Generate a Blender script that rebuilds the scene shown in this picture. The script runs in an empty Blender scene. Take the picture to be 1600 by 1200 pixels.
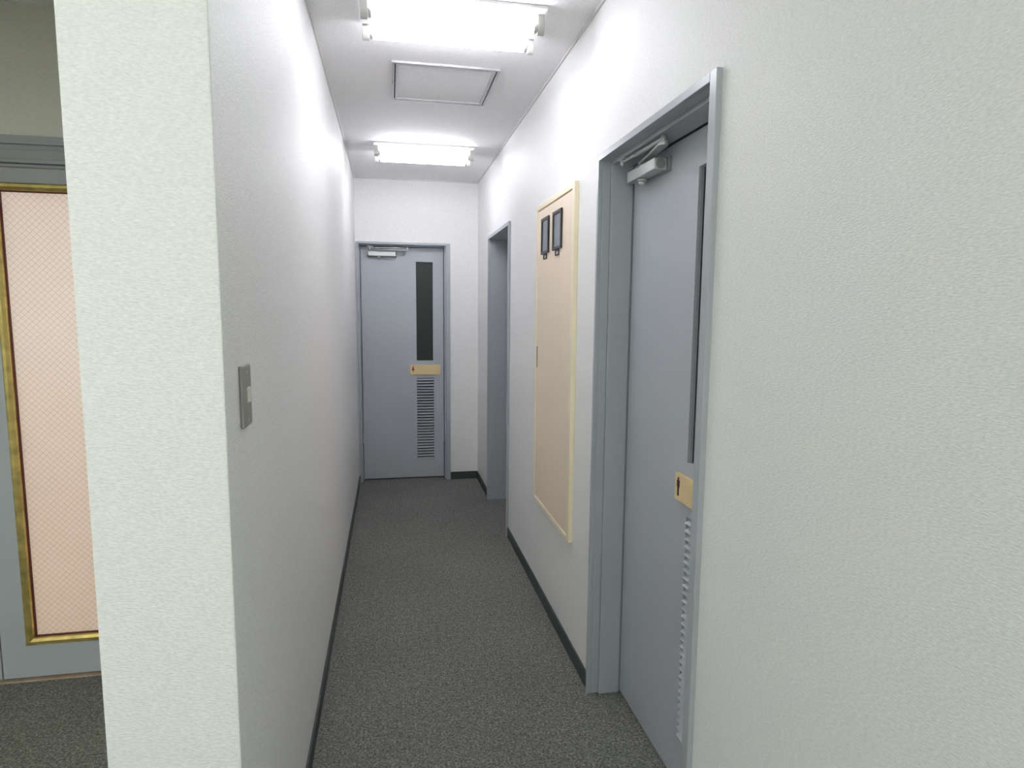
import bpy, bmesh, math
from mathutils import Vector, Matrix

# ------------------------------------------------------------------ camera, world, exposure
sc = bpy.context.scene
C = sc.collection
PI = math.pi
CAM_H = 1.5
F_PX, YAW, PITCH, ROLL = 982.77, 0.1911, 0.1153, 0.0084
cam_data = bpy.data.cameras.new('camera')
cam_data.sensor_width = 36.0
cam_data.sensor_fit = 'HORIZONTAL'
cam_data.lens = F_PX * 36.0 / 1600.0
cam_data.clip_start = 0.02
cam = bpy.data.objects.new('camera', cam_data)
C.objects.link(cam)
cy, sy, cp, sp = math.cos(YAW), math.sin(YAW), math.cos(PITCH), math.sin(PITCH)
fwd = Vector((sy * cp, cy * cp, -sp))
rt = Vector((cy, -sy, 0))
up = rt.cross(fwd)
rt2 = math.cos(ROLL) * rt + math.sin(ROLL) * up
up2 = -math.sin(ROLL) * rt + math.cos(ROLL) * up
cam.matrix_world = Matrix(((rt2.x, up2.x, -fwd.x, 0), (rt2.y, up2.y, -fwd.y, 0),
                           (rt2.z, up2.z, -fwd.z, CAM_H), (0, 0, 0, 1)))
sc.camera = cam

world = bpy.data.worlds.new('world')
sc.world = world
world.use_nodes = True
world.node_tree.nodes['Background'].inputs[0].default_value = (0.93, 1.0, 0.93, 1)
world.node_tree.nodes['Background'].inputs[1].default_value = 2.6
sc.view_settings.view_transform = 'Standard'
sc.view_settings.look = 'None'
sc.view_settings.gamma = 1
sc.view_settings.use_curve_mapping = False
sc.view_settings.exposure = 0.38
sc.cycles.max_bounces = 20
sc.cycles.diffuse_bounces = 16
sc.cycles.glossy_bounces = 6

TUBE_CORRIDOR = ((0.93, 0.93, 1.0), 30.0)     # colour, strength of the fluorescent tubes
TUBE_LOBBY = ((0.93, 1.0, 0.92), 46.0)
LAMP_BACK_ROOM = ((1.0, 0.84, 0.90), 72.0)

# ------------------------------------------------------------------ measurements (metres)
XL, XR = -0.281, 0.756          # corridor side walls
YE = 5.509                      # end wall
ZC = 2.592                      # ceiling
YP, XP = 1.1456, -0.5035        # front and far side of the partition that faces us
YD = 2.711                      # wall with the glazed doors, left of the partition
XW, YS = -3.0, -3.0             # left and rear walls of the lobby, out of view

# ------------------------------------------------------------------ materials
def new_mat(name):
    m = bpy.data.materials.new(name)
    m.use_nodes = True
    nt = m.node_tree
    return m, nt, nt.nodes['Principled BSDF']

def plain(name, col, rough=0.5, metal=0.0, spec=0.5, mottle=0.0, scale=6.0):
    m, nt, b = new_mat(name)
    b.inputs['Roughness'].default_value = rough
    b.inputs['Metallic'].default_value = metal
    b.inputs['Specular IOR Level'].default_value = spec
    n = nt.nodes.new('ShaderNodeTexNoise'); n.inputs['Scale'].default_value = scale
    n.inputs['Detail'].default_value = 3
    tc = nt.nodes.new('ShaderNodeTexCoord')
    nt.links.new(tc.outputs['Object'], n.inputs['Vector'])
    r = nt.nodes.new('ShaderNodeValToRGB')
    k = mottle
    r.color_ramp.elements[0].position = 0.3; r.color_ramp.elements[1].position = 0.7
    r.color_ramp.elements[0].color = (*[c * (1 - k) for c in col], 1)
    r.color_ramp.elements[1].color = (*[min(1, c * (1 + k)) for c in col], 1)
    nt.links.new(n.outputs['Fac'], r.inputs['Fac'])
    nt.links.new(r.outputs['Color'], b.inputs['Base Color'])
    return m

def math_node(nt, op, a, b=None, clamp=False):
    n = nt.nodes.new('ShaderNodeMath'); n.operation = op; n.use_clamp = clamp
    for i, v in enumerate((a, b)):
        if v is None: continue
        if isinstance(v, (int, float)): n.inputs[i].default_value = v
        else: nt.links.new(v, n.inputs[i])
    return n.outputs[0]

def wallpaper(name, col, rough, bump, woven=True, seam=None):
    """embossed vinyl wallpaper: short horizontal threads, faint vertical joints"""
    m, nt, b = new_mat(name)
    b.inputs['Roughness'].default_value = rough
    tc = nt.nodes.new('ShaderNodeTexCoord')
    mp = nt.nodes.new('ShaderNodeMapping')
    mp.inputs['Scale'].default_value = (115, 115, 400) if woven else (150, 150, 150)
    nt.links.new(tc.outputs['Object'], mp.inputs['Vector'])
    n1 = nt.nodes.new('ShaderNodeTexNoise'); n1.inputs['Scale'].default_value = 1.0
    n1.inputs['Detail'].default_value = 2; n1.inputs['Roughness'].default_value = 0.6
    n1.inputs['Distortion'].default_value = 0.15
    nt.links.new(mp.outputs[0], n1.inputs['Vector'])
    h = n1.outputs['Fac']
    if seam:
        axis, off, pitch = seam
        sx = nt.nodes.new('ShaderNodeSeparateXYZ'); nt.links.new(tc.outputs['Object'], sx.inputs[0])
        f = math_node(nt, 'SUBTRACT', sx.outputs[axis], off)
        f = math_node(nt, 'DIVIDE', f, pitch)
        f = math_node(nt, 'SUBTRACT', f, math_node(nt, 'ROUND', f))
        f = math_node(nt, 'ABSOLUTE', f)
        f = math_node(nt, 'LESS_THAN', f, 0.0009 / pitch)
        h = math_node(nt, 'SUBTRACT', h, math_node(nt, 'MULTIPLY', f, 0.8))
    bp = nt.nodes.new('ShaderNodeBump')
    bp.inputs['Strength'].default_value = bump; bp.inputs['Distance'].default_value = 0.002
    nt.links.new(h, bp.inputs['Height'])
    nt.links.new(bp.outputs[0], b.inputs['Normal'])
    r = nt.nodes.new('ShaderNodeValToRGB')
    r.color_ramp.elements[0].position = 0.25; r.color_ramp.elements[1].position = 0.75
    r.color_ramp.elements[0].color = (*[c * 0.86 for c in col], 1)
    r.color_ramp.elements[1].color = (*[min(.93, c * 1.04) for c in col], 1)
    nt.links.new(n1.outputs['Fac'], r.inputs['Fac'])
    nt.links.new(r.outputs['Color'], b.inputs['Base Color'])
    return m

def carpet_mat():
    m, nt, b = new_mat('needle_punch_carpet')
    b.inputs['Roughness'].default_value = 0.95
    b.inputs['Specular IOR Level'].default_value = 0.15
    tc = nt.nodes.new('ShaderNodeTexCoord')
    ns = []
    for s, d in ((120, 3), (38, 2), (1.6, 3)):
        n = nt.nodes.new('ShaderNodeTexNoise'); n.inputs['Scale'].default_value = s
        n.inputs['Detail'].default_value = d; n.inputs['Roughness'].default_value = 0.65
        nt.links.new(tc.outputs['Object'], n.inputs['Vector']); ns.append(n)
    a = math_node(nt, 'MULTIPLY', ns[0].outputs['Fac'], 0.75)
    a = math_node(nt, 'ADD', a, math_node(nt, 'MULTIPLY', ns[1].outputs['Fac'], 0.17))
    a = math_node(nt, 'ADD', a, math_node(nt, 'MULTIPLY', ns[2].outputs['Fac'], 0.08))
    r = nt.nodes.new('ShaderNodeValToRGB')
    e = r.color_ramp.elements
    e[0].position = 0.36; e[0].color = (0.062, 0.072, 0.066, 1)
    e[1].position = 0.66; e[1].color = (0.33, 0.325, 0.295, 1)
    k = r.color_ramp.elements.new(0.5); k.color = (0.155, 0.158, 0.144, 1)
    nt.links.new(a, r.inputs['Fac'])
    nt.links.new(r.outputs['Color'], b.inputs['Base Color'])
    bp = nt.nodes.new('ShaderNodeBump'); bp.inputs['Strength'].default_value = 0.5
    bp.inputs['Distance'].default_value = 0.003
    nt.links.new(ns[0].outputs['Fac'], bp.inputs['Height'])
    nt.links.new(bp.outputs[0], b.inputs['Normal'])
    return m

def emit_mat(name, spec):
    m = bpy.data.materials.new(name); m.use_nodes = True
    nt = m.node_tree; nt.nodes.clear()
    o = nt.nodes.new('ShaderNodeOutputMaterial'); e = nt.nodes.new('ShaderNodeEmission')
    e.inputs[0].default_value = (*spec[0], 1); e.inputs[1].default_value = spec[1]
    nt.links.new(e.outputs[0], o.inputs[0])
    return m

def wired_glass():
    """frosted glass with a diamond mesh of fine wire cast into it"""
    m, nt, b = new_mat('frosted_wired_glass')
    tc = nt.nodes.new('ShaderNodeTexCoord')
    sx = nt.nodes.new('ShaderNodeSeparateXYZ'); nt.links.new(tc.outputs['Object'], sx.inputs[0])
    masks = []
    for op in ('ADD', 'SUBTRACT'):
        f = math_node(nt, op, sx.outputs[0], sx.outputs[2])
        f = math_node(nt, 'DIVIDE', f, 0.0245)
        f = math_node(nt, 'SUBTRACT', f, math_node(nt, 'ROUND', f))
        masks.append(math_node(nt, 'LESS_THAN', math_node(nt, 'ABSOLUTE', f), 0.032))
    wire = math_node(nt, 'MAXIMUM', masks[0], masks[1])
    mx = nt.nodes.new('ShaderNodeMixRGB')
    mx.inputs[1].default_value = (0.84, 0.88, 0.84, 1); mx.inputs[2].default_value = (0.52, 0.48, 0.43, 1)
    nt.links.new(wire, mx.inputs[0])
    out = nt.nodes['Material Output']
    tr = nt.nodes.new('ShaderNodeBsdfTranslucent'); nt.links.new(mx.outputs[0], tr.inputs[0])
    b.inputs['Transmission Weight'].default_value = 1.0
    b.inputs['Roughness'].default_value = 0.40
    b.inputs['IOR'].default_value = 1.2
    nt.links.new(mx.outputs[0], b.inputs['Base Color'])
    df = nt.nodes.new('ShaderNodeBsdfDiffuse'); nt.links.new(mx.outputs[0], df.inputs[0])
    s1 = nt.nodes.new('ShaderNodeMixShader'); s1.inputs[0].default_value = 0.5
    nt.links.new(tr.outputs[0], s1.inputs[1]); nt.links.new(b.outputs[0], s1.inputs[2])
    s2 = nt.nodes.new('ShaderNodeMixShader'); s2.inputs[0].default_value = 0.35
    nt.links.new(s1.outputs[0], s2.inputs[1]); nt.links.new(df.outputs[0], s2.inputs[2])
    nt.links.new(s2.outputs[0], out.inputs[0])
    return m

M = {}
M['wall'] = wallpaper('woven_vinyl_wallpaper', (0.87, 0.865, 0.86), 0.55, 0.65, True, (1, 1.395, 0.92))
M['lobby_wall'] = wallpaper('lobby_wallpaper', (0.74, 0.74, 0.68), 0.6, 0.3)
M['ceiling'] = wallpaper('ceiling_paper', (0.86, 0.85, 0.855), 0.7, 0.18, False)
M['hatch'] = wallpaper('hatch_board', (0.86, 0.85, 0.86), 0.7, 0.10, False)
M['carpet'] = carpet_mat()
M['base'] = plain('dark_vinyl_baseboard', (0.045, 0.058, 0.054), 0.45, mottle=0.08)
M['steel'] = plain('grey_painted_steel', (0.425, 0.45, 0.485), 0.38, mottle=0.02, scale=3)
M['steel_frame'] = plain('grey_painted_frame', (0.385, 0.41, 0.44), 0.33, mottle=0.02, scale=3)
M['trim'] = plain('white_cornice', (0.66, 0.65, 0.64), 0.5, mottle=0.02)
M['alu'] = plain('brushed_aluminium', (0.55, 0.55, 0.56), 0.4, 0.8, mottle=0.04, scale=40)
M['closer'] = plain('silver_enamel', (0.52, 0.53, 0.53), 0.38, 0.4, mottle=0.03)
M['closer_dark'] = plain('closer_end_cap', (0.26, 0.27, 0.28), 0.45, 0.2, mottle=0.05)
M['beige'] = plain('beige_painted_steel', (0.86, 0.725, 0.565), 0.42, mottle=0.02, scale=2)
M['beige_edge'] = plain('cream_painted_edge', (0.87, 0.775, 0.57), 0.38, mottle=0.02)
M['plate'] = plain('cream_push_plate', (0.74, 0.58, 0.31), 0.42, mottle=0.03, scale=20)
M['black'] = plain('black_plastic', (0.012, 0.013, 0.015), 0.4, mottle=0.1)
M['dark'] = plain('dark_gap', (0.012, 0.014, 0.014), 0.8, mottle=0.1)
M['card'] = plain('grey_card', (0.19, 0.21, 0.235), 0.35, mottle=0.08, scale=12)
M['red'] = plain('red_vinyl', (0.33, 0.012, 0.012), 0.5, mottle=0.05)
M['maroon'] = plain('maroon_vinyl', (0.045, 0.008, 0.018), 0.5, mottle=0.05)
M['white'] = plain('white_enamel', (0.80, 0.80, 0.80), 0.35, mottle=0.02)
M['socket'] = plain('lampholder_plastic', (0.50, 0.50, 0.47), 0.4, mottle=0.02)
M['gold'] = plain('gold_anodised_beading', (0.60, 0.47, 0.17), 0.3, 0.75, mottle=0.25, scale=25)
M['gasket'] = plain('dark_red_gasket', (0.10, 0.008, 0.006), 0.6, mottle=0.15)
M['wood'] = plain('brown_threshold', (0.40, 0.31, 0.24), 0.5, mottle=0.15, scale=18)
M['swplate'] = plain('grey_switch_plate', (0.30, 0.29, 0.26), 0.35, 0.3, mottle=0.04)
M['rocker'] = plain('cream_rocker', (0.72, 0.70, 0.62), 0.35, mottle=0.02)
M['back_wall'] = plain('warm_back_room_wall', (0.75, 0.71, 0.67), 0.7, mottle=0.03, scale=2)
M['back_floor'] = plain('orange_wood_floor', (0.74, 0.54, 0.37), 0.5, mottle=0.08, scale=3)
M['tube'] = emit_mat('cool_white_tube', TUBE_CORRIDOR)
M['tube_lobby'] = emit_mat('green_white_tube', TUBE_LOBBY)
M['bulb'] = emit_mat('warm_bulb', LAMP_BACK_ROOM)
M['wired'] = wired_glass()
m, nt, b = new_mat('dark_figured_glass')
b.inputs['Base Color'].default_value = (0.022, 0.030, 0.028, 1)
b.inputs['Roughness'].default_value = 0.35
b.inputs['Specular IOR Level'].default_value = 0.3
n = nt.nodes.new('ShaderNodeTexNoise'); n.inputs['Scale'].default_value = 180
tc = nt.nodes.new('ShaderNodeTexCoord'); nt.links.new(tc.outputs['Object'], n.inputs['Vector'])
bp = nt.nodes.new('ShaderNodeBump'); bp.inputs['Strength'].default_value = 0.5; bp.inputs['Distance'].default_value = 0.001
nt.links.new(n.outputs['Fac'], bp.inputs['Height']); nt.links.new(bp.outputs[0], b.inputs['Normal'])
M['darkglass'] = m

# ------------------------------------------------------------------ mesh helpers
def box(bm, x0, x1, y0, y1, z0, z1):
    if x0 > x1: x0, x1 = x1, x0
    if y0 > y1: y0, y1 = y1, y0
    if z0 > z1: z0, z1 = z1, z0
    v = [bm.verts.new(p) for p in ((x0,y0,z0),(x1,y0,z0),(x1,y1,z0),(x0,y1,z0),(x0,y0,z1),(x1,y0,z1),(x1,y1,z1),(x0,y1,z1))]
    for f in ((3,2,1,0),(4,5,6,7),(0,1,5,4),(1,2,6,5),(2,3,7,6),(3,0,4,7)):
        bm.faces.new([v[i] for i in f])

def cyl(bm, p0, p1, r0, r1=None, n=24):
    p0, p1 = Vector(p0), Vector(p1); r1 = r0 if r1 is None else r1
    d = (p1 - p0).normalized()
    a = d.orthogonal().normalized(); c = d.cross(a)
    A, B = [], []
    for i in range(n):
        t = 2 * PI * i / n; w = a * math.cos(t) + c * math.sin(t)
        A.append(bm.verts.new(p0 + w * r0)); B.append(bm.verts.new(p1 + w * r1))
    for i in range(n):
        j = (i + 1) % n
        f = bm.faces.new((A[i], A[j], B[j], B[i])); f.smooth = True
    bm.faces.new(A[::-1]); bm.faces.new(B)

def prism(bm, pts, axis, a0, a1):
    """extrude a 2-D outline along axis ('x','y','z') from a0 to a1"""
    def P(p, a):
        return {'x': (a, p[0], p[1]), 'y': (p[0], a, p[1]), 'z': (p[0], p[1], a)}[axis]
    A = [bm.verts.new(P(p, a0)) for p in pts]; B = [bm.verts.new(P(p, a1)) for p in pts]
    n = len(pts)
    for i in range(n):
        j = (i + 1) % n
        bm.faces.new((A[i], A[j], B[j], B[i]))
    bm.faces.new(A[::-1]); bm.faces.new(B)

def slab(bm, a0, a1, z0, z1, t0, t1, holes, axis='x'):
    """wall or door slab spanning a0..a1 by z0..z1, thickness t0..t1, with rectangular holes (a0,a1,z0,z1)"""
    As = sorted({a0, a1, *[h[0] for h in holes], *[h[1] for h in holes]})
    Zs = sorted({z0, z1, *[h[2] for h in holes], *[h[3] for h in holes]})
    As = [a for a in As if a0 <= a <= a1]; Zs = [z for z in Zs if z0 <= z <= z1]
    vd = {}
    def V(i, j, k):
        if (i, j, k) not in vd:
            t = t1 if k else t0
            vd[(i, j, k)] = bm.verts.new((As[i], t, Zs[j]) if axis == 'x' else (t, As[i], Zs[j]))
        return vd[(i, j, k)]
    def solid(i, j):
        if i < 0 or j < 0 or i >= len(As) - 1 or j >= len(Zs) - 1: return False
        a = (As[i] + As[i+1]) / 2; z = (Zs[j] + Zs[j+1]) / 2
        return not any(h[0] < a < h[1] and h[2] < z < h[3] for h in holes)
    for i in range(len(As) - 1):
        for j in range(len(Zs) - 1):
            if not solid(i, j): continue
            bm.faces.new((V(i,j,0), V(i+1,j,0), V(i+1,j+1,0), V(i,j+1,0)))
            bm.faces.new((V(i,j,1), V(i,j+1,1), V(i+1,j+1,1), V(i+1,j,1)))
            if not solid(i-1, j): bm.faces.new((V(i,j,0), V(i,j+1,0), V(i,j+1,1), V(i,j,1)))
            if not solid(i+1, j): bm.faces.new((V(i+1,j,0), V(i+1,j,1), V(i+1,j+1,1), V(i+1,j+1,0)))
            if not solid(i, j-1): bm.faces.new((V(i,j,0), V(i,j,1), V(i+1,j,1), V(i+1,j,0)))
            if not solid(i, j+1): bm.faces.new((V(i,j+1,0), V(i+1,j+1,0), V(i+1,j+1,1), V(i,j+1,1)))

def obj(name, bm, mat, parent=None, bevel=0.0, seg=2, smooth=False):
    bmesh.ops.recalc_face_normals(bm, faces=bm.faces)
    me = bpy.data.meshes.new(name); bm.to_mesh(me); bm.free()
    me.materials.append(mat)
    o = bpy.data.objects.new(name, me); C.objects.link(o)
    if parent: o.parent = parent
    if bevel:
        md = o.modifiers.new('bevel', 'BEVEL'); md.width = bevel; md.segments = seg
        md.limit_method = 'ANGLE'; md.angle_limit = math.radians(40)
    return o

def NB(): return bmesh.new()
def bxo(name, mat, parent, dims, bevel=0.0):
    bm = NB(); box(bm, *dims); return obj(name, bm, mat, parent, bevel)

def structure(o, label=None, group=None):
    o['kind'] = 'structure'
    if label: o['label'] = label
    if group: o['group'] = group
    return o

def empty(name, loc, rz=0):
    o = bpy.data.objects.new(name, None); C.objects.link(o)
    o.location = loc; o.rotation_euler = (0, 0, rz); o.empty_display_size = 0.1
    return o

def tag(o, label, cat, group=None):
    o['label'] = label; o['category'] = cat
    if group: o['group'] = group
    return o

def dup(o, parent=None):
    c = o.copy(); C.objects.link(c)
    if parent: c.parent = parent
    for ch in list(o.children): dup(ch, c)
    return c

# ------------------------------------------------------------------ room shell
T = 0.15
bm = NB(); box(bm, XW - T, 2.3, YS - T, 7.6, -0.1, 0)
structure(obj('floor', bm, M['carpet']), 'dark grey speckled needle-punch carpet')
bm = NB(); box(bm, XW - T, 2.3, YS - T, 7.6, ZC, ZC + 0.1)
structure(obj('ceiling', bm, M['ceiling']), 'white papered ceiling of the corridor')

# door openings in the right wall (y range) and the end wall (x range)
R_OUT = (1.395, 2.243, 2.059)          # near, far, top of the right door frame
O_OUT = (3.990, 4.863, 2.065)          # doorless opening further down
E_OUT = (-0.274, 0.512, 2.070)         # end door frame
bm = NB()
slab(bm, YS - T, YE, 0, ZC, XR, XR + T,
     [(R_OUT[0] + .014, R_OUT[1] - .010, -1, R_OUT[2] - .012), (O_OUT[0] + .01, O_OUT[1] - .01, -1, O_OUT[2] - .01)], 'y')
structure(obj('wall_right', bm, M['wall']), 'long right-hand wall in pale woven vinyl wallpaper')
bm = NB()
slab(bm, XL, XR + T, 0, ZC, YE, YE + T, [(E_OUT[0] + .010, E_OUT[1] - .014, -1, E_OUT[2] - .012)], 'x')
structure(obj('wall_end', bm, M['wall']), 'short white wall closing the corridor')
bm = NB(); box(bm, XP, XL, YP, YE + T, 0, ZC)
structure(obj('wall_left', bm, M['wall'], bevel=0.003), 'thick partition with woven wallpaper between corridor and lobby')
# lobby side
DX0, DX1, DZ = -2.42, -0.66, 2.10
bm = NB(); slab(bm, XW - T, XP, 0, ZC, YD, YD + 0.12, [(DX0, DX1, -1, DZ)], 'x')
structure(obj('wall_back', bm, M['lobby_wall']), 'drab wall above the glazed lobby door')
bm = NB(); box(bm, XW - T, XW, YS - T, YD, 0, ZC)
structure(obj('wall_lobby', bm, M['lobby_wall']))
WX0, WX1, WZ0, WZ1 = -2.75, 0.45, 0.80, 2.30      # unseen lobby window added behind the camera as fill light
bm = NB(); slab(bm, XW, XR, 0, ZC, YS - T, YS, [(WX0, WX1, WZ0, WZ1)], 'x')
structure(obj('wall_rear', bm, M['lobby_wall']))
bm = NB()
for k in range(4):
    x = WX0 + (WX1 - WX0 - .04) * k / 3
    box(bm, x, x + .04, YS - .10, YS - .05, WZ0, WZ1)
box(bm, WX0, WX1, YS - .10, YS - .05, WZ0, WZ0 + .04); box(bm, WX0, WX1, YS - .10, YS - .05, WZ1 - .04, WZ1)
structure(obj('fill_window_1', bm, M['alu']))
portal = bpy.data.lights.new('fill_window_portal', 'AREA'); portal.shape = 'RECTANGLE'
portal.size, portal.size_y = WX1 - WX0, WZ1 - WZ0
portal.cycles.is_portal = True
po = bpy.data.objects.new('fill_window_portal', portal); C.objects.link(po)
po.location = ((WX0 + WX1) / 2, YS - .12, (WZ0 + WZ1) / 2); po.rotation_euler = (PI / 2, 0, 0)
# unseen header beam, added to shade the wall above the glazed doors
bm = NB(); box(bm, XW, XP, YP + 0.02, YP + 0.20, 2.16, ZC)
structure(obj('wall_shade_header', bm, M['wall']))

# rooms behind the openings
def room(name, x0, x1, y0, y1, mat, skip=()):
    bm = NB(); t = 0.08
    if 'x0' not in skip: box(bm, x0 - t, x0, y0 - t, y1 + t, 0, ZC)
    if 'x1' not in skip: box(bm, x1, x1 + t, y0 - t, y1 + t, 0, ZC)
    if 'y0' not in skip: box(bm, x0, x1, y0 - t, y0, 0, ZC)
    if 'y1' not in skip: box(bm, x0, x1, y1, y1 + t, 0, ZC)
    return structure(obj(name, bm, mat))
room('wall_alcove', XR + T, 2.0, 3.75, 5.1, M['wall'], ('x0',))
room('wall_washroom', XR + T, 2.0, 1.1, 2.55, M['wall'], ('x0',))
room('wall_end_room', XL - 0.1, XR + T, YE + T, 7.2, M['wall'], ('y0',))
room('wall_back_room', -2.9, XP - 0.1, YD + 0.12, 4.6, M['back_wall'], ('y0',))
bm = NB(); box(bm, -2.9, XP - 0.1, 4.57, 4.6, 0, 1.05); box(bm, -2.9, -2.87, YD + .12, 4.57, 0, 1.05); box(bm, XP - .13, XP - .1, YD + .12, 4.57, 0, 1.05)
structure(obj('wall_panelling', bm, M['back_floor']))
bm = NB(); box(bm, -2.9, XP - 0.1, YD + 0.05, 4.6, 0.0, 0.006)
structure(obj('floor_back_room', bm, M['back_floor']))

# baseboards
BH, BT = 0.066, 0.008
bm = NB(); box(bm, XL, XL + BT, YP + 0.001, YE - .014, 0, BH)
structure(obj('baseboard_left', bm, M['base'], bevel=0.001), 'dark vinyl baseboard along the left wall')
bm = NB()
box(bm, XR - BT, XR, R_OUT[1], O_OUT[0], 0, BH); box(bm, XR - BT, XR, O_OUT[1], YE, 0, BH)
box(bm, XR - BT, XR, YS, R_OUT[0], 0, BH)
structure(obj('baseboard_right', bm, M['base'], bevel=0.001), 'dark vinyl baseboard along the right wall')
bm = NB(); box(bm, E_OUT[1], XR - BT, YE - BT, YE, 0, BH)
structure(obj('baseboard_end', bm, M['base'], bevel=0.001), 'short dark baseboard right of the end door')
bm = NB(); box(bm, XP - BT, XL, YP - BT, YP, 0, BH); box(bm, XP - BT, XP, YP, YD, 0, BH)
structure(obj('baseboard_partition', bm, M['base'], bevel=0.001))
# slim cornice bead
def cornice(n, dims):
    bm = NB(); box(bm, *dims); structure(obj('trim_%d' % n, bm, M['trim'], bevel=0.0015), None)
cornice(1, (XL, XL + .009, YP, YE, ZC - .010, ZC))
cornice(2, (XR - .009, XR, YS, YE, ZC - .010, ZC))
cornice(3, (XL + .009, XR - .009, YE - .009, YE, ZC - .010, ZC))

# ------------------------------------------------------------------ steel doors
# local frame: u along the leaf from the hinge, v out of the leaf, z up.  x=u, y=-v
def steel_frame(parent, u0, u1, top, uj0, uj1, zj, us0, us1, zs, vface, vwall, vstop, bottom=0.0):
    bm = NB()
    def ring(a0, a1, b0, b1, ztop, zin, v0, v1):
        # outer a0..a1 / ztop, inner b0..b1 / zin, depth v0..v1
        box(bm, a0, b0, -v1, -v0, bottom, ztop); box(bm, b1, a1, -v1, -v0, bottom, ztop)
        box(bm, b0, b1, -v1, -v0, zin, ztop)
    ring(u0, u1, uj0, uj1, top, zj, vwall, vface)                       # trim standing proud of the wall
    e = 0.008
    ring(uj0 - e, uj1 + e, uj0, uj1, zj + e, zj, vstop, vwall)          # jamb lining
    ring(uj0 - e, uj1 + e, us0, us1, zj + e, zs, 0.003, vstop)          # stop
    ring(uj0 - e, uj1 + e, uj0 + .001, uj1 - .001, zj + e, zj - .001, -0.045, 0.003)
    return obj('door_frame', bm, M['steel_frame'], parent, bevel=0.0018)

def person_symbol(parent, u, v, z, kind):
    """little pictogram, 60 mm tall, lying on the plate"""
    bm = NB(); k = 0.9
    if kind == 'man':
        cyl(bm, (u, -v, z + .024 * k), (u, -v - .001, z + .024 * k), .0048, n=20)
        prism(bm, [(u - .009, z + .017), (u + .009, z + .017), (u + .009, z - .004), (u + .0055, z - .006), (u - .0055, z - .006), (u - .009, z - .004)], 'y', -v, -v - .001)
        for s in (-1, 1):
            prism(bm, [(u + s * .0006, z - .006), (u + s * .0052, z - .006), (u + s * .0045, z - .032), (u + s * .0010, z - .032)], 'y', -v, -v - .001)
        return obj('person_symbol', bm, M['maroon'], parent)
    cyl(bm, (u, -v, z + .024 * k), (u, -v - .001, z + .024 * k), .0050, n=20)
    prism(bm, [(u - .003, z + .017), (u + .003, z + .017), (u + .013, z - .010), (u - .013, z - .010)], 'y', -v, -v - .001)
    for s in (-1, 1):
        prism(bm, [(u + s * .0010, z - .010), (u + s * .0045, z - .010), (u + s * .0040, z - .030), (u + s * .0012, z - .030)], 'y', -v, -v - .001)
    return obj('person_symbol', bm, M['red'], parent)

def door_closer(parent, dz=0.0):
    """surface closer: body with end cap, spindle, flat main arm and adjustable rod to the soffit"""
    z0, z1 = 1.956 + dz, 1.993 + dz
    bm = NB(); box(bm, .070, .300, -.010, -.055, z0, z1)
    body = obj('door_closer', bm, M['closer'], parent, bevel=0.003)
    bm = NB(); box(bm, .060, .312, 0, -.010, z0 - .004, z1 + .004)
    obj('mounting_plate', bm, M['closer_dark'], body, bevel=0.001)
    for u, s in ((.300, 1), (.070, -1)):
        bm = NB()
        cyl(bm, (u, -.032, (z0 + z1) / 2), (u + s * .003, -.032, (z0 + z1) / 2), .0155)
        cyl(bm, (u + s * .003, -.032, (z0 + z1) / 2), (u + s * .005, -.032, (z0 + z1) / 2), .009, n=6)
        obj('end_cap', bm, M['closer_dark'], body)
    bm = NB()
    cyl(bm, (.158, -.034, z0), (.158, -.034, z0 - .010), .0155)
    cyl(bm, (.158, -.034, z0 - .010), (.158, -.034, z0 - .022), .0135, .010)
    cyl(bm, (.158, -.034, z1), (.158, -.034, z1 + .012), .010)
    obj('spindle', bm, M['closer'], body)
    zb = z1 + .010
    bm = NB()
    a, e = Vector((.158, -.034)), Vector((.395, -.068))
    d = (e - a).normalized(); n_ = Vector((-d.y, d.x))
    pts = [a - d * .014 + n_ * .012, a + d * .10 + n_ * .012, e + n_ * .015, e + d * .010 + n_ * .010, e + d * .016, e + d * .010 - n_ * .010, e - n_ * .015, a + d * .10 - n_ * .012, a - d * .014 - n_ * .012]
    prism(bm, [(p.x, p.y) for p in pts], 'z', zb, zb + .008)
    obj('main_arm', bm, M['closer'], body, bevel=0.001)
    bm = NB()
    cyl(bm, (e.x, e.y, zb + .004), (e.x, e.y, zb + .030), .0085)
    cyl(bm, (e.x, e.y, zb + .008), (e.x, e.y, zb + .014), .0125)
    cyl(bm, (e.x, e.y, zb + .030), (e.x, e.y, zb + .034), .0055, n=6)
    obj('elbow_joint', bm, M['closer'], body)
    f = Vector((.085, -.078)); zr = zb + .020
    bm = NB(); mid = e + (f - e) * .62
    cyl(bm, (e.x, e.y, zr), (mid.x, mid.y, zr), .0072); cyl(bm, (mid.x, mid.y, zr), (f.x, f.y, zr), .0045)
    cyl(bm, (mid.x, mid.y, zr), (mid.x + (f - e).normalized().x * .012, mid.y + (f - e).normalized().y * .012, zr), .0068, n=6)
    obj('adjustable_rod', bm, M['closer'], body)
    bm = NB()
    cyl(bm, (f.x, f.y, zr - .010), (f.x, f.y, zr + .007), .0075); cyl(bm, (f.x, f.y, zr - .014), (f.x, f.y, zr - .010), .0045, n=6)
    box(bm, f.x - .020, f.x + .030, f.y - .010, f.y + .012, zr + .006, zr + .0105)
    obj('arm_bracket', bm, M['closer'], body, bevel=0.0008)
    return body

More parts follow.
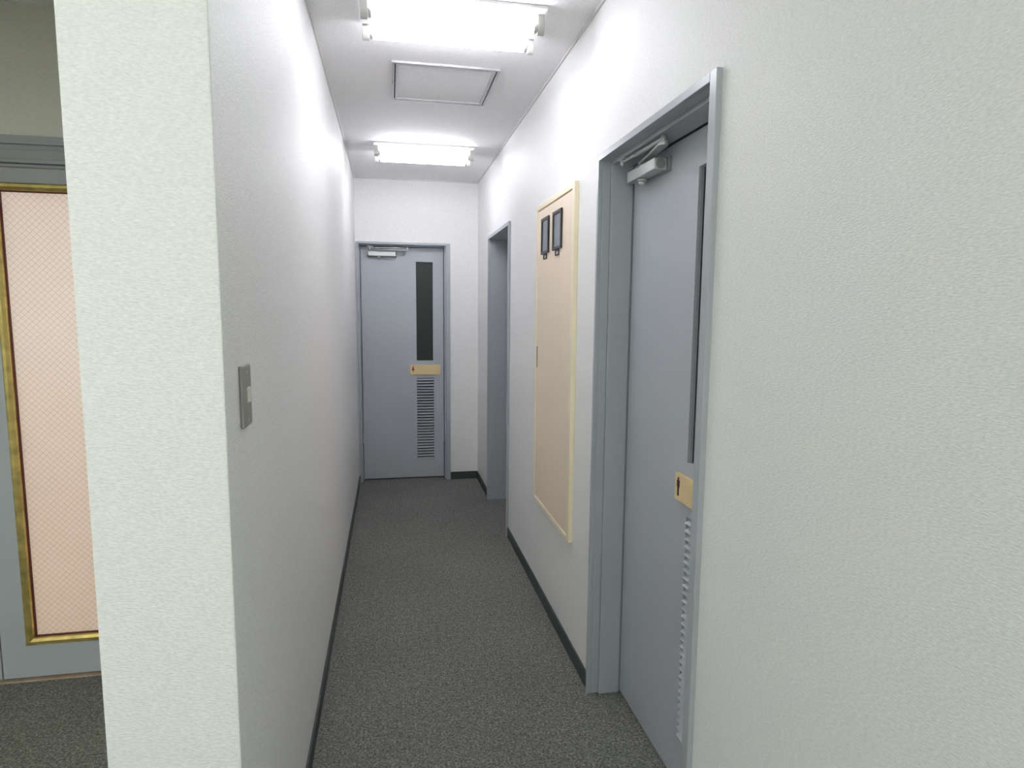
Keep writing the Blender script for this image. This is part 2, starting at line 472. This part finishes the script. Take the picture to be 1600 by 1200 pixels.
def steel_door(root, W, top, win, lou, plate, symbol, gap=.004, thick=0.036, dz=0.0):
    """leaf 0..W, its face at v=0; win/lou = (u0,u1,z0,z1)"""
    bm = NB(); slab(bm, gap, W - gap, .010, top - gap, thick, 0.0, [win, lou], 'x')
    leaf = obj('door_leaf', bm, M['steel'], root, bevel=0.0012)
    # slim bead around the glass
    bm = NB(); u0, u1, z0, z1 = win; w = .002
    box(bm, u0, u0 + w, .006, .0155, z0, z1); box(bm, u1 - w, u1, .006, .0155, z0, z1)
    box(bm, u0 + w, u1 - w, .006, .0155, z0, z0 + w); box(bm, u0 + w, u1 - w, .006, .0155, z1 - w, z1)
    obj('glazing_bead', bm, M['steel'], leaf)
    bm = NB(); box(bm, u0, u1, .0155, .021, z0, z1)
    obj('glass_pane', bm, M['darkglass'], leaf)
    # louvre: blades lean out at the foot
    u0, u1, z0, z1 = lou; n = 29; p = (z1 - z0) / n
    bm = NB()
    for i in range(n):
        t = z1 - i * p - .0060
        prism(bm, [(.013, t), (.0145, t + .0006), (-.0030, t - p + .0122), (-.0045, t - p + .0117)], 'x', u0, u1)
        prism(bm, [(-.0045, t - p + .0117), (-.0030, t - p + .0122), (.004, t - p + .0112), (.004, t - p + .0104)], 'x', u0, u1)
    obj('louvre', bm, M['steel'], leaf)
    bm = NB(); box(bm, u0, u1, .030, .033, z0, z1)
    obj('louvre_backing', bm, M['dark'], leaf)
    u0, u1, z0, z1 = plate
    bm = NB(); box(bm, u0, u1, 0, -.012, z0, z1)
    pl = obj('push_plate', bm, M['plate'], leaf, bevel=0.002)
    pl['label'] = 'cream push plate with a small %s pictogram' % ('red woman' if symbol == 'woman' else 'dark man')
    person_symbol(pl, u0 + .025, .012, (z0 + z1) / 2 + .006, symbol)
    door_closer(leaf, dz)
    return leaf

# end door: origin at hinge edge of the leaf
UX = -0.247
d1 = empty('door_1', (UX, 5.590, 0)); structure(d1, 'grey steel door with a red woman pictogram at the end of the corridor')
W1 = .465 - UX
steel_frame(d1, E_OUT[0] - UX, E_OUT[1] - UX, E_OUT[2], -.255 - UX, .476 - UX, 2.051, 0, W1, 2.041,
            5.590 - 5.494, 5.590 - YE - .001, .048)
steel_door(d1, W1 , 2.041, (.223 - UX, .371 - UX, 1.058, 1.918), (.224 - UX, .374 - UX, .170, .905),
           (.167 - UX, .430 - UX, .936, 1.024), 'woman')
# right door
d2 = empty('door_2', (0.873, 2.218, 0), -PI / 2); structure(d2, 'grey steel door with a dark man pictogram in the right wall')
W2 = 2.218 - 1.436
Y2 = 2.218
steel_frame(d2, Y2 - R_OUT[1], Y2 - R_OUT[0], R_OUT[2], Y2 - 2.228, Y2 - 1.428, 2.036, 0, W2, 2.024,
            .873 - .741, .873 - XR - .001, .085)
steel_door(d2, W2, 2.024, (Y2 - 1.722, Y2 - 1.574, 1.050, 1.915), (Y2 - 1.715, Y2 - 1.565, .170, .885),
           (Y2 - 1.775, Y2 - 1.515, .925, 1.010), 'man', dz=-.010)

# open doorway further down the right wall
d3 = empty('door_3', (XR, O_OUT[0], 0)); structure(d3, 'open doorway with a grey steel frame beyond the beige panel')
bm = NB(); w = .024; L3 = O_OUT[1] - O_OUT[0]; t3 = O_OUT[2]
def fr(x0, x1, o, wi):
    box(bm, x0, x1, -o, wi, 0, t3 + o); box(bm, x0, x1, L3 - wi, L3 + o, 0, t3 + o); box(bm, x0, x1, wi, L3 - wi, t3 - wi, t3 + o)
fr(-.015, .0, 0, w); fr(.0, .165, -.0105, w)
obj('door_frame', bm, M['steel_frame'], d3, bevel=0.0018)

# ------------------------------------------------------------------ glazed lobby doors
def glazed_leaf(root, x0, x1, z0, z1, gold0, gold1):
    bm = NB(); slab(bm, x0, x1, z0, z1, -.018, .018, [(gold0 + .010, gold1 - .010, .160, 1.950)], 'x')
    leaf = obj('door_leaf', bm, M['steel'], root, bevel=.0012)
    g0, g1, h0, h1 = gold0, gold1, .152, 1.958
    bm = NB()
    prof = [(0, -.018), (0, -.024), (.006, -.029), (.016, -.029), (.026, -.022), (.028, -.010), (.028, .010), (.010, .010), (.010, -.018)]
    def rail(a, b, inward, vert):
        # mitred beading with the given profile
        A, B = [], []
        for (w_, y) in prof:
            if vert: A.append(bm.verts.new((a[0] + inward * w_, y, a[1] + w_))); B.append(bm.verts.new((b[0] + inward * w_, y, b[1] - w_)))
            else: A.append(bm.verts.new((a[0] + w_, y, a[1] + inward * w_))); B.append(bm.verts.new((b[0] - w_, y, b[1] + inward * w_)))
        n = len(prof)
        for i in range(n):
            j = (i + 1) % n; bm.faces.new((A[i], A[j], B[j], B[i]))
        bm.faces.new(A[::-1]); bm.faces.new(B)
    rail((g0, h0), (g0, h1), 1, True); rail((g1, h0), (g1, h1), -1, True)
    rail((g0, h0), (g1, h0), 1, False); rail((g0, h1), (g1, h1), -1, False)
    bd = obj('gold_beading', bm, M['gold'], leaf); bd['label'] = 'gold anodised beading around the glass'
    bm = NB(); k = .028; q = .0035
    box(bm, g0 + k, g0 + k + q, -.010, .0, h0 + k, h1 - k); box(bm, g1 - k - q, g1 - k, -.010, .0, h0 + k, h1 - k)
    box(bm, g0 + k + q, g1 - k - q, -.010, .0, h0 + k, h0 + k + q); box(bm, g0 + k + q, g1 - k - q, -.010, .0, h1 - k - q, h1 - k)
    gk = obj('gasket', bm, M['gasket'], leaf); gk['label'] = 'thin dark red gasket'
    bm = NB(); box(bm, g0 + k - .006, g1 - k + .006, .000, .006, h0 + k - .006, h1 - k + .006)
    gl = obj('glass_pane', bm, M['wired'], leaf); gl['label'] = 'frosted glass pane with diamond wire mesh'
    return leaf
d4 = empty('door_4', (0, YD + .018, 0)); structure(d4, 'grey glazed door with gold beading in the lobby')
glazed_leaf(d4, -1.541, -.722, .014, 2.012, -1.450, -.815)
bm = NB(); box(bm, -1.540, -1.470, -.006, .012, .006, .014)
obj('floor_hinge', bm, M['dark'], d4)
glazed_leaf(d4, -2.370, -1.547, .014, 2.012, -2.275, -1.640)
bm = NB()
box(bm, DX0, -2.372, -.035, .060, 0, DZ); box(bm, -.720, DX1, -.035, .060, 0, DZ)
for y0, z0, z1 in ((-.036, 2.096, 2.126), (-.022, 2.076, 2.096), (-.030, 2.040, 2.076), (-.040, 2.028, 2.040), (-.022, 2.016, 2.026)):
    box(bm, DX0 - .02, DX1 + .02, y0, .050 if z1 < DZ else -.019, z0, z1)
obj('door_frame', bm, M['steel_frame'], d4, bevel=.002)
bm = NB(); box(bm, DX0, DX1, -.030, .060, 0, .007)
th = obj('threshold', bm, M['wood'], d4, bevel=.001); th['label'] = 'brown threshold strip'

# ------------------------------------------------------------------ beige access panel with card holders
PY0, PY1, PZ0, PZ1 = 2.512, 3.190, .512, 2.025
pnl = empty('access_panel', (XR, PY0, PZ0))
tag(pnl, 'tall beige steel access panel on the right wall with two card holders', 'panel')
PW, PH = PY1 - PY0, PZ1 - PZ0
bm = NB(); w = .034
box(bm, -.020, 0, 0, w, 0, PH); box(bm, -.020, 0, PW - .020, PW, 0, PH)
box(bm, -.020, 0, w, PW - .020, 0, .022); box(bm, -.020, 0, w, PW - .020, PH - .026, PH)
obj('panel_frame', bm, M['beige_edge'], pnl, bevel=.0025)
bm = NB(); box(bm, -.0165, -.004, w + .003, PW - .022, .025, PH - .031)
pd = obj('panel_door', bm, M['beige'], pnl, bevel=.0015)
bm = NB(); box(bm, -.0055, -.001, w, PW - .020, .022, PH - .026)
obj('backing_strip', bm, M['beige_edge'], pnl)
bm = NB(); zc = 1.268 - PZ0
box(bm, -.0185, -.0160, PW - .052, PW - .034, zc - .054, zc + .054)
hd = obj('flush_handle', bm, M['closer_dark'], pd, bevel=.001); hd['label'] = 'slim dark flush handle'

def card_holder(y0, y1, z0, z1, label):
    r = empty('card_holder', (XR - .0165, (y0 + y1) / 2, z0)); tag(r, label, 'card holder', 'black card holders on the beige panel')
    W, H = (y1 - y0) / 2, z1 - z0; w = .015
    bm = NB()
    box(bm, -.009, -.001, -W, -W + w, 0, H); box(bm, -.009, -.001, W - w, W, 0, H)
    box(bm, -.009, -.001, -W + w, W - w, 0, w * .9); box(bm, -.009, -.001, -W + w, W - w, H - w, H)
    obj('frame', bm, M['black'], r, bevel=.0015)
    bm = NB(); box(bm, -.004, -.001, -W + w, W - w, w * .9, H - w)
    c = obj('card', bm, M['card'], r); c['label'] = 'grey card behind clear cover'
    bm = NB(); t = .030; h = .027; q = .006
    box(bm, -.006, -.002, -t, -t + q, -h, 0); box(bm, -.006, -.002, t - q, t, -h, 0)
    box(bm, -.006, -.002, -t + q, t - q, -h, -h + q); box(bm, -.006, -.002, -t + q, t - q, -.007, 0)
    obj('pull_tab', bm, M['black'], r, bevel=.001)
    return r
card_holder(2.922, 3.064, 1.776, 1.947, 'black card holder on the beige panel, the one nearer the end door')
card_holder(2.696, 2.846, 1.776, 1.947, 'black card holder on the beige panel, the one nearer the right door')

# ------------------------------------------------------------------ light switch
sw = empty('light_switch', (XL, 1.284, 1.333)); tag(sw, 'grey wall plate with one small cream light switch on the left wall', 'light switch')
bm = NB(); box(bm, 0, .0075, -.036, .036, -.060, .060)
obj('cover_plate', bm, M['swplate'], sw, bevel=.0035)
bm = NB(); box(bm, .0075, .0085, -.004, .023, -.014, .016)
rk0 = obj('switch_surround', bm, M['rocker'], sw, bevel=.0004)
bm = NB(); prism(bm, [(.0085, -.012), (.0125, -.012), (.0098, .014), (.0085, .014)], 'y', -.001, .020)
rk = obj('rocker', bm, M['rocker'], sw, bevel=.0006); rk['label'] = 'cream rocker'
for z in (-.046, .046):
    bm = NB(); cyl(bm, (.0074, 0, z), (.0082, 0, z), .0035, n=16); obj('screw', bm, M['alu'], sw)

# ------------------------------------------------------------------ ceiling hatch
hx0, hx1, hy0, hy1 = .022, .508, 2.956, 3.464
hc = empty('ceiling_hatch', ((hx0 + hx1) / 2, (hy0 + hy1) / 2, ZC))
tag(hc, 'square ceiling hatch with an aluminium frame between the two lights', 'hatch')
HX, HY = (hx1 - hx0) / 2, (hy1 - hy0) / 2
def ring2(a, b, wd, z0, z1):
    bm = NB()
    box(bm, -a, -a + wd, -b, b, z0, z1); box(bm, a - wd, a, -b, b, z0, z1)
    box(bm, -a + wd, a - wd, -b, -b + wd, z0, z1); box(bm, -a + wd, a - wd, b - wd, b, z0, z1)
    return bm
obj('outer_frame', ring2(HX, HY, .012, -.010, 0), M['alu'], hc, bevel=.001)
obj('inner_frame', ring2(HX - .0175, HY - .0175, .011, -.010, 0), M['alu'], hc, bevel=.001)
obj('gap_strip', ring2(HX - .0125, HY - .0125, .005, -.0015, 0), M['dark'], hc)
bm = NB(); box(bm, -HX + .028, HX - .028, -HY + .028, HY - .028, -.003, 0)
obj('hatch_board', bm, M['hatch'], hc)
bm = NB(); box(bm, -HX + .001, -HX + .009, -.006, .006, -.013, -.010)
obj('latch', bm, M['closer_dark'], hc, bevel=.001)

# ------------------------------------------------------------------ twin-tube ceiling lights
def ceiling_light(loc, label, tube, group, rz=0):
    r = empty('ceiling_light', loc, rz); tag(r, label, 'ceiling light', group)
    Lh = .334
    bm = NB()
    prism(bm, [(-.132, 0), (-.132, -.010), (-.118, -.014), (-.040, -.046), (.040, -.046), (.118, -.014), (.132, -.010), (.132, 0)], 'x', -Lh, Lh)
    obj('housing', bm, M['white'], r, bevel=.002)
    for s in (-1, 1):
        y = s * .088; z = -.062
        bm = NB(); cyl(bm, (-.290, y, z), (.290, y, z), .0162, n=32)
        tb = obj('tube', bm, tube, r)
        for e in (-1, 1):
            bm = NB(); cyl(bm, (e * .2895, y, z), (e * .304, y, z), .0166, n=32)
            obj('tube_end_cap', bm, M['alu'], tb)
        for e in (-1, 1):
            bm = NB()
            # lampholder: rounded foot hanging from the reflector
            pts = [(y - .017, -.018), (y + .017, -.018), (y + .0185, z)]
            for k in range(1, 12):
                a = -PI * k / 12
                pts.append((y + .0185 * math.cos(a), z + .0235 * math.sin(a)))
            pts.append((y - .0185, z))
            prism(bm, pts, 'x', e * .302, e * .328)
            obj('lampholder', bm, M['socket'], r, bevel=.002)
    for k in (0, 1):
        bm = NB(); x = .235 + .034 * k
        cyl(bm, (x, .026, -.045), (x, .030, -.066), .0095); cyl(bm, (x, .030, -.066), (x, .0305, -.069), .0095, .006)
        obj('starter', bm, M['white'], r)
    return r
ceiling_light((.240, 2.470, ZC), 'twin-tube fluorescent ceiling light nearest the camera, cut by the top edge', M['tube'], 'fluorescent lights in the corridor')
ceiling_light((.240, 4.470, ZC), 'farther twin-tube fluorescent ceiling light, in front of the end door', M['tube'], 'fluorescent lights in the corridor')
for n_, (x, y) in enumerate(((-.2, -.9), (-1.9, -.9), (-2.0, 0.1))):  # last fixture sits out of view, put there to brighten the left door
    ceiling_light((x, y, ZC), ('lobby ceiling light right behind the camera', 'lobby ceiling light near the left lobby wall', 'unseen lobby ceiling light added to brighten the glazed door')[n_],
                  M['tube_lobby'], 'fluorescent lights in the lobby')

# lamp in the room behind the frosted glass
gl = empty('globe_lamp', (-1.0, 4.0, ZC)); tag(gl, 'warm globe ceiling lamp in the room behind the frosted glass', 'lamp')
bm = NB(); bmesh.ops.create_uvsphere(bm, u_segments=32, v_segments=16, radius=.11)
bmesh.ops.translate(bm, verts=bm.verts, vec=(0, 0, -1.05))
for f in bm.faces: f.smooth = True
obj('globe', bm, M['bulb'], gl)
bm = NB(); cyl(bm, (0, 0, 0), (0, 0, -.04), .06); cyl(bm, (0, 0, -.04), (0, 0, -.95), .005); obj('rose', bm, M['white'], gl)
